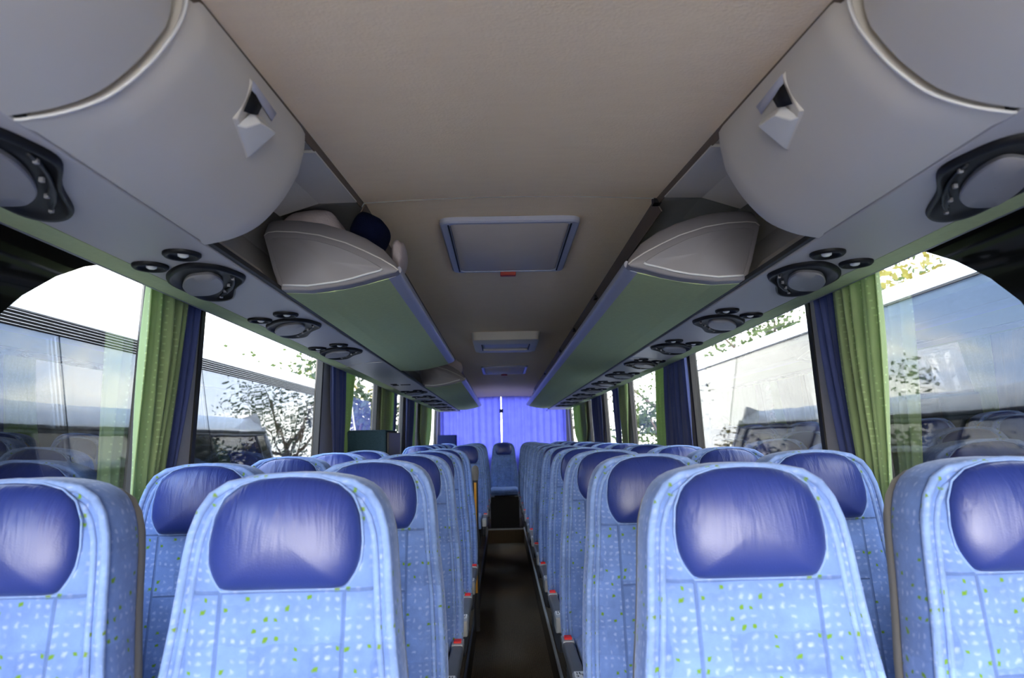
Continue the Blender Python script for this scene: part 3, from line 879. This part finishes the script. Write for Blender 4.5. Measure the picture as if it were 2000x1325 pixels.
bpf = G().box(-.185, .240, 10.715, 10.735, FL + .195, PF + .425).mk('bench_front_panel', 'black', smooth=False)
tag(bpf, 'dark panel under the middle rear bench seat at the end of the aisle', 'panel')
# ------------------------------------------------------------------ partition box, corner block, post
root = thing('partition_box', 'dark teal carpeted box above the left seats by the middle door', 'partition', (-.94, 5.2, PF))
def LB(x0, x1, y0, y1, z0, z1): return G().box(x0 + .94, x1 + .94, y0 - 5.2, y1 - 5.2, z0 - PF, z1 - PF)
LB(-1.085, -.80, 4.93, 5.50, PF, .082).mk('carpeted_body', 'teal', root, bevel=.02)
LB(-.805, -.785, 4.97, 5.52, PF + .05, .066).mk('side_panel', 'dark', root, bevel=.008)
o = G().box(-1.05, -.75, 11.62, 11.92, -1.28, .085).mk('corner_block', 'navybox', bevel=.01)  # plain dark navy box before the left end of the rear curtain
tag(o, 'navy block in the rear left corner in front of the blue curtain', 'cabinet')
root = thing('grab_post', 'dark post with yellow strip and rounded knob beside the aisle on the left', 'post', (-.19, 4.99, PF))
G().tube([(0, 0, 0), (0, 0, 1.04)], .019, 12).mk('post', 'dark', root, sharp=40)
G().box(-.008, .008, -.024, -.015, .25, .985).mk('yellow_strip', 'yellow', root, smooth=False)
kn = []
for z, r in ((1.0, .021), (1.03, .024), (1.06, .026), (1.085, .023), (1.098, .015), (1.102, .003)): kn.append([(r * math.cos(2 * PI * q / 14), r * math.sin(2 * PI * q / 14), z) for q in range(14)])
G().rings(kn, True, True, True).mk('knob', 'shell', root, sharp=60)
# ------------------------------------------------------------------ curtains
def curtain(side, mat, top, bot, label, folds=4, amp=.020, zt=.545, zb=-.33, seed=0, push=0.0, pinch=0.0):
    """cloth hung along the side wall; top and bot are its (y0, y1) at the rail and near the seats"""
    top = (top[0] + .016, top[1] - .016); bot = (bot[0] + .016, bot[1] - .016)
    rnd = random.Random(seed); ph = rnd.uniform(0, 6)
    nu, nv = max(24, folds * 14), 22; rows = []
    for j in range(nv + 1):
        t = j / nv; z = zt + (zb - zt) * t
        tt = t ** 1.25
        a = top[0] + (bot[0] - top[0]) * tt; b = top[1] + (bot[1] - top[1]) * tt
        if pinch:
            c = (a + b) / 2; k = 1 - pinch * math.exp(-((t - .8) / .16) ** 2); a = c + (a - c) * k; b = c + (b - c) * k
        row = []
        for i in range(nu + 1):
            u = i / nu
            w = u + .02 * math.sin(7 * u + ph + 2 * t)
            f = math.sin(2 * PI * folds * w + ph) + .35 * math.sin(2 * PI * folds * 2.3 * w + ph * 2 + 1.5 * t)
            x = wallx(side, z) - side * (.034 + push) - side * amp * (.55 + .45 * math.sin(PI * min(1, t * 1.3 + .15))) * f * .62
            y = a + (b - a) * u + .006 * math.sin(5 * t + 9 * u + ph)
            row.append((x, y, z))
        rows.append(row)
    G_ = G().rings(rows, close=False)
    col = 'green' if mat == 'cg' else 'navy'
    o = G_.mk('curtain', mat, solid=.004)
    return tag(o, label, 'curtain', 'window curtains')
curtain(-1, 'cg', (2.023, 2.329), (2.075, 2.235), 'green curtain at the nearest left window, in front of a navy one', 4, .026, seed=1, zb=-.38)
curtain(-1, 'cb', (2.318, 2.474), (2.235, 2.345), 'navy curtain gathered behind the nearest green curtain on the left', 3, .018, seed=2, zb=-.38, push=-.016)
curtain(-1, 'cb', (4.264, 4.657), (4.56, 4.80), 'navy curtain at the second pillar on the left, with a bright fold', 3, .024, seed=3, push=.006)
curtain(-1, 'cg', (4.657, 5.051), (4.74, 4.88), 'green curtain next to the navy one in front of the dark partition box', 3, .018, seed=4, push=-.012)
curtain(-1, 'cg', (6.189, 6.852), (6.25, 6.85), 'green curtain above the dark partition box on the left', 4, .024, seed=5)
curtain(-1, 'cb', (6.852, 7.059), (6.85, 7.0), 'narrow navy curtain behind the green one above the partition box', 2, .016, seed=6)
curtain(-1, 'cb', (7.711, 8.404), (7.85, 8.32), 'navy curtain on the far left, between two green ones', 4, .024, seed=7, push=.006)
curtain(-1, 'cg', (8.404, 8.653), (8.30, 8.72), 'narrow green curtain just behind the far left navy one', 2, .016, seed=8, push=-.012)
curtain(-1, 'cg', (9.149, 10.505), (9.2, 10.5), 'green curtain farthest back on the left, by the rear blue curtain', 6, .024, seed=9, pinch=.35)
curtain(1, 'cb', (2.246, 2.443), (2.20, 2.345), 'navy curtain gathered beside the nearest green curtain on the right', 3, .018, seed=11, zb=-.38, push=-.016)
curtain(1, 'cg', (1.966, 2.256), (2.075, 2.235), 'green curtain at the nearest right window, nearest to the camera', 4, .026, seed=12, zb=-.38)
curtain(1, 'cb', (4.099, 4.616), (4.12, 4.88), 'navy curtain at the second pillar on the right, with long folds', 5, .024, seed=13, push=.006)
curtain(1, 'cg', (4.616, 4.968), (4.86, 5.28), 'green curtain right behind the second navy curtain on the right', 3, .018, seed=14, push=-.012)
curtain(1, 'cg', (6.106, 6.562), (6.34, 6.64), 'pale green curtain at the third pillar on the right', 3, .022, seed=15)
curtain(1, 'cb', (6.562, 6.893), (6.62, 6.92), 'narrow dark navy curtain behind the third green curtain on the right', 2, .016, seed=16)
curtain(1, 'cb', (7.721, 8.528), (7.86, 8.54), 'navy curtain far along the right side, between two green ones', 4, .024, seed=17)
curtain(1, 'cg', (9.129, 10.609), (9.15, 10.75), 'green curtain farthest back on the right, pinched near its lower end', 6, .026, seed=18, pinch=.55)

def rear_curtain(x0, x1, label, seed):
    rnd = random.Random(seed); ph = rnd.uniform(0, 6); nu, nv = 110, 14; rows = []
    for j in range(nv + 1):
        z = .735 + (-.62 - .735) * j / nv; row = []
        for i in range(nu + 1):
            u = i / nu; x = x0 + (x1 - x0) * u
            f = math.sin(x * 58 + ph + .5 * math.sin(x * 13)) + .5 * math.sin(x * 111 + 2 * ph + .8 * z)
            slit = .012 * math.sin(PI * (z + .05) / .6) if -.05 < z < .55 else 0
            if abs(x - .0) < .09: x += (-.5 if x1 < .1 else .5) * slit * (1 - abs(x) / .09)
            row.append((x, 11.965 + .012 * f, z))
        rows.append(row)
    o = G().rings(rows, close=False).mk('rear_curtain', 'cr', solid=.003)
    return tag(o, label, 'curtain', 'rear window curtains')
rear_curtain(-1.03, -.008, 'backlit violet blue curtain covering the left half of the rear window', 21)
rear_curtain(.008, 1.09, 'backlit violet blue curtain covering the right half of the rear window', 22)
o = G().box(-.03, .035, 11.92, 11.945, .44, .50).mk('curtain_clip', 'cb', bevel=.006)
tag(o, 'small blue tie holding the two rear curtain halves together', 'curtain tie')

# ------------------------------------------------------------------ outside: neighbouring coaches, trees, building, ground
GZ = -2.65
gr = mesh('ground', [(-80, -60, GZ), (80, -60, GZ), (80, 120, GZ), (-80, 120, GZ)], [(0, 1, 2, 3)], 'asphalt', smooth=False)
struct(gr)
def coach(s, y0, y1, xt, zt, xb, zb, band, label, gl, joints, seats=False):
    """s side; glass runs from (xb, zb) at its foot to (xt, zt) at its top; band = height of a louvred band above the glass"""
    root = thing('coach', label, 'bus', (s * (xt + 1.25), (y0 + y1) / 2, GZ))
    ox, oy, oz = s * (xt + 1.25), (y0 + y1) / 2, GZ
    W = 2.5
    def L(x, y, z): return (s * x - ox, y - oy, z - oz)
    def sweep(prof, ya, yb, name, mat, parent=root, **kw):
        n = len(prof)
        g = G().rings([[L(x, y, z) for x, z in prof] for y in (ya, yb)], True, True, True)
        return g.mk(name, mat, parent, **kw)
    zb2 = zt + band
    xr = xt + .03
    far = xt + W
    sweep([(xb - .02, zb), (xb - .05, zb - .5), (xb - .03, GZ + .32), (far + .05, GZ + .32), (far + .05, zb)], y0, y1, 'lower_body', 'buswhite', smooth=False, bevel=.03)
    # roof: rises and rounds over
    sweep([(xt + .015, zb2), (xt + .02, zb2 + .07), (xt + .10, zb2 + .15), (xt + .30, zb2 + .21), (xt + .8, zb2 + .25), (far - .8, zb2 + .25), (far - .3, zb2 + .2), (far, zb2 + .05), (far, zb2 - .05), (xt + .3, zb2 - .05)], y0 + .05, y1 - .05, 'roof', 'buswhite', sharp=35)
    # inside: dark liner so that the panes have depth behind them
    sweep([(far - .35, zb - .1), (far - .3, zb - .1), (far - .3, zb2), (far - .35, zb2)], y0 + .1, y1 - .1, 'inner_wall', 'coachin', smooth=False)
    sweep([(xb + .1, zb + .02), (far - .3, zb + .02), (far - .3, zb), (xb + .1, zb)], y0 + .1, y1 - .1, 'inner_floor', 'coachin', smooth=False)
    sweep([(xt + .1, zb2 - .06), (far - .3, zb2 - .06), (far - .3, zb2 - .08), (xt + .1, zb2 - .08)], y0 + .1, y1 - .1, 'inner_ceiling', 'coachin', smooth=False)
    # end walls
    for nm, ya, yb in (('front_wall', y0, y0 + .08), ('rear_wall', y1 - .08, y1)):
        sweep([(xb, zb), (xt, zb2), (far, zb2), (far, zb)], ya, yb, nm, 'busgrey', smooth=False)
    # panes
    ed = [y0 + .06] + joints + [y1 - .06]
    for a, b in zip(ed, ed[1:]):
        v = []
        for off in (0, .012):
            v += [L(xb + off, a + .008, zb), L(xb + off, b - .008, zb), L(xt + off, b - .008, zt), L(xt + off, a + .008, zt)]
        mesh('window_pane', v, [(0, 1, 2, 3), (7, 6, 5, 4), (0, 4, 5, 1), (1, 5, 6, 2), (2, 6, 7, 3), (3, 7, 4, 0)], gl, root, smooth=False)
        sweep([(xb + .03, zb), (xt + .03, zt), (xt + .06, zt), (xb + .06, zb)], b - .03, b + .03, 'pillar', 'coachin', smooth=False)
    if band:
        sweep([(xt + .02, zt), (xt + .025, zb2), (xt + .05, zb2), (xt + .05, zt)], y0 + .05, y1 - .05, 'louvre_backing', 'coachin', smooth=False)
        for k in range(6):
            z = zt + .012 + band * .88 * k / 5.0
            sweep([(xt - .008, z), (xt + .012, z + .006), (xt + .012, z + .002), (xt - .007, z - .002)], y0 + .05, y1 - .05, 'louvre_slat', 'buswhite', smooth=False)
        sweep([(xt - .004, zb2), (xt + .0, zb2 + .018), (xt + .05, zb2 + .018), (xt + .05, zb2)], y0 + .05, y1 - .05, 'roof_gutter', 'busgrey', smooth=False)
    else:
        sweep([(xt - .006, zt - .004), (xt - .006, zt + .012), (xt + .03, zt + .012), (xt + .03, zt - .004)], y0 + .05, y1 - .05, 'window_seal', 'seal', smooth=False)
    for yw in (y0 + 2.6, y1 - 3.2):
        pts = [(.52 * math.cos(2 * PI * k / 28), .52 * math.sin(2 * PI * k / 28)) for k in range(28)]
        v = [L(xb - .06, yw + a, GZ + .52 + b) for a, b in pts] + [L(xb + .22, yw + a, GZ + .52 + b) for a, b in pts]; n = 28
        mesh('wheel', v, [tuple(range(n)), tuple(range(2 * n - 1, n - 1, -1))] + [(i, (i + 1) % n, n + (i + 1) % n, n + i) for i in range(n)], 'seal', root, smooth=False)
    if seats:
        y = y0 + 1.0
        while y < y1 - 1:
            for q in (0, .5):
                sweep([(xb + .22 + q, zb), (xb + .20 + q, zb + .30), (xb + .24 + q, zb + .44), (xb + .34 + q, zb + .47), (xb + .52 + q, zb + .47), (xb + .60 + q, zb + .42), (xb + .64 + q, zb + .28), (xb + .64 + q, zb)], y, y + .14, 'seat', 'redseat', bevel=.04)
            y += .82
    return root, L, sweep
cl, LL, swL = coach(-1, -3.2, 12.3, 2.60, .655, 2.40, -.62, .105, 'white coach with louvred band parked outside the left windows', 'cglassL', [-1.6, .1, 1.95, 4.15, 6.15, 8.3, 10.3])
sw = swL([(3.0, 1.00), (3.05, 1.10), (3.25, 1.16), (3.9, 1.16), (4.1, 1.10), (4.15, 1.0)], 5.6, 7.6, 'roof_pod', 'buswhite', bevel=.03)
cr_, LR, swR = coach(1, -3.2, 10.6, 2.70, .865, 2.44, -.62, 0, 'white coach with red seats parked outside the right windows', 'cglassR', [-1.4, .8, 3.2, 5.5, 7.95], True)
o = swR([(2.78, 1.02), (2.80, 1.28), (2.95, 1.45), (3.3, 1.52), (4.4, 1.52), (4.7, 1.4), (4.8, 1.0)], -2.5, 4.35, 'roof_pod', 'buswhite', bevel=.08)

def tree(x, y, h, r, mat, label, seed, n=2600, leaf=.16, squash=1.0):
    rnd = random.Random(seed)
    root = thing('tree', label, 'tree', (x, y, GZ), 'trees around the coach park')
    t = G()
    t.tube([(0, 0, 0), (.05, .03, h * .35), (.0, .1, h * .6), (.05, 0, h * .9)], [.16, .12, .08, .03], 8)
    for k in range(9):
        a = rnd.uniform(0, 6.28); z0 = h * rnd.uniform(.35, .7); l = r * rnd.uniform(.5, .95)
        t.tube([(0, .05, z0), (l * .5 * math.cos(a), l * .5 * math.sin(a), z0 + .25 * l), (l * math.cos(a), l * math.sin(a), z0 + .7 * l)], [.06, .04, .015], 6)
    t.mk('trunk', 'bark', root)
    g = G()
    cl = [(rnd.gauss(0, .45) * r, rnd.gauss(0, .45) * r, h * .68 + rnd.gauss(0, .42) * r * squash, rnd.uniform(.25, .5) * r) for _ in range(26)]
    for _ in range(n):
        cx_, cy_, cz_, cr0 = rnd.choice(cl)
        d = Vector((rnd.gauss(0, 1), rnd.gauss(0, 1), rnd.gauss(0, 1))).normalized() * cr0 * rnd.random() ** .4
        p = Vector((cx_, cy_, cz_)) + d
        u = Vector((rnd.gauss(0, 1), rnd.gauss(0, 1), rnd.gauss(0, .6))).normalized()
        w = u.cross(Vector((rnd.gauss(0, 1), rnd.gauss(0, 1), rnd.gauss(0, 1)))).normalized()
        l = leaf * rnd.uniform(.6, 1.3)
        g.add([p - u * l * .5, p + w * l * .28, p + u * l * .5, p - w * l * .28 + u * .02], [(0, 1, 2, 3)])
    g.mk('foliage', mat, root, smooth=False)
tree(8.2, 11.2, 6.6, 2.3, 'leaf_y', 'yellow leaved tree rising above the white coach on the right', 31, 3600)
tree(7.2, 18.2, 6.2, 2.0, 'leaf_g', 'green tree behind the right coach, seen through the rear right windows', 32, 3600)
tree(2.4, 25.0, 7.0, 2.3, 'leaf_d', 'airy dark tree farthest back on the right', 33, 3400, .12)
tree(13.0, 21.0, 8.0, 3.0, 'leaf_g', 'large green tree beyond the yellow one on the right', 34, 3000, .2)
tree(-7.2, 19.5, 5.6, 2.1, 'leaf_g', 'green tree behind the left coach, seen past the dark partition box', 35, 3200)
tree(-5.4, 25.5, 5.6, 2.0, 'leaf_y', 'yellow orange tree at the far left rear', 36, 2600)
tree(-13.5, 24.0, 7.0, 2.8, 'leaf_d', 'dark tree farther left behind the left coach', 37, 2600, .2)
tree(3.9, 16.2, 4.6, 1.2, 'leaf_g', 'bushy green tree close to the rear right corner windows', 38, 4200, .11)
tree(-3.4, 15.8, 4.6, 1.5, 'leaf_d', 'bushy dark tree close to the rear left windows', 39, 3600, .15)
bd = thing('building', 'low brown brick building with dark roof beyond the left coach', 'building', (-24, 46, GZ))
G().box(-11, 11, -7, 7, 0, 3.6).mk('wall', 'brick', bd, smooth=False)
G().prism([(-11.4, 3.6), (11.4, 3.6), (7, 5.4), (-7, 5.4)], -7.4, 7.4).mk('roof', 'rooft', bd, smooth=False)
for k in range(6):
    x = -9 + 3.6 * k
    wv = G().box(x - .7, x + .7, -7.06, -6.98, 1.1, 2.6).mk('window', 'seal', bd, smooth=False)

# ------------------------------------------------------------------ sky, sun
w = NT('overcast_bright_sky', world=True)
co = w.coord('Generated')
sep = w.n('ShaderNodeSeparateXYZ', {'Vector': co})
el = sep.outputs[2]
skyc = w.mix(w.step(el, -.04, .42), (1.10, 1.04, .98), (.40, .60, 1.02))
den = w.math('ADD', w.math('ABSOLUTE', el), .22)
pc = w.n('ShaderNodeCombineXYZ', {'X': w.math('DIVIDE', sep.outputs[0], den), 'Y': w.math('DIVIDE', sep.outputs[1], den), 'Z': 0.3}).outputs[0]
n1 = w.noise(pc, 1.15, 7, .58, dist=.35)
cl_ = w.step(n1, .44, .62)
n2 = w.noise(pc, 2.6, 5, .6)
cc = w.mix(n2, (.98, .95, .92), (1.5, 1.42, 1.32))
col = w.mix(cl_, skyc, cc)
grd = w.step(el, -.06, .0)
col = w.mix(grd, (.25, .25, .25), col)
sunward = w.n('ShaderNodeVectorMath', {0: co, 1: (-.34, -.90, .30)}, operation='DOT_PRODUCT').outputs['Value']
glow = w.math('POWER', w.math('MAXIMUM', sunward, 0.0), 2.5)
col = w.mix(1.0, col, w.mix(glow, (1.0, 1.0, 1.0), (2.0, 1.92, 1.8)), 'MULTIPLY')
bg = w.n('ShaderNodeBackground', {'Color': col, 'Strength': 4.2}).outputs[0]
w.t.links.new(bg, w.out.inputs[0])
bpy.context.scene.world = w.m

sd = bpy.data.lights.new('sun', 'SUN'); sd.energy = .7; sd.angle = math.radians(12); sd.color = (1.0, .90, .76)
so = bpy.data.objects.new('sun', sd); link(so)
d = Vector((.34, .90, -.22))          # low sun behind the camera, a little to its left
so.rotation_euler = d.to_track_quat('-Z', 'Y').to_euler()

# ------------------------------------------------------------------ camera
FP, VX, VY, roll = 1375.0, 980.0, 858.0, math.radians(1.25)
dx, dy = VX - 1000, 662.5 - VY
ux = dx * math.cos(roll) + dy * math.sin(roll); uy = -dx * math.sin(roll) + dy * math.cos(roll)
psi = math.atan(-ux / math.hypot(FP, uy)); th = math.atan(-uy / FP)
f = Vector((math.sin(psi) * math.cos(th), math.cos(psi) * math.cos(th), math.sin(th)))
r = f.cross(Vector((0, 0, 1))).normalized(); u = r.cross(f)
r2 = r * math.cos(roll) - u * math.sin(roll); u2 = u * math.cos(roll) + r * math.sin(roll)
cd = bpy.data.cameras.new('camera'); cam = bpy.data.objects.new('camera', cd); link(cam)
m = Matrix((r2, u2, -f)).transposed().to_4x4(); m.translation = Vector((0, 0, H))
cam.matrix_world = m
cd.sensor_fit = 'HORIZONTAL'; cd.sensor_width = 36; cd.lens = FP / 2000 * 36; cd.clip_start = .02; cd.clip_end = 500
cd.dof.use_dof = True; cd.dof.focus_distance = 2.7; cd.dof.aperture_fstop = 4.5
sc = bpy.context.scene
sc.camera = cam
sc.view_settings.view_transform = 'Standard'; sc.view_settings.look = 'None'
sc.view_settings.exposure = 1.9; sc.view_settings.gamma = 1.0
try: sc.view_settings.use_curve_mapping = False
except Exception: pass
sc.cycles.max_bounces = 10; sc.cycles.diffuse_bounces = 6; sc.cycles.glossy_bounces = 5; sc.cycles.transparent_max_bounces = 16; sc.cycles.transmission_bounces = 6
sc.cycles.sample_clamp_indirect = 8.0
sc.cycles.caustics_reflective = False; sc.cycles.caustics_refractive = False
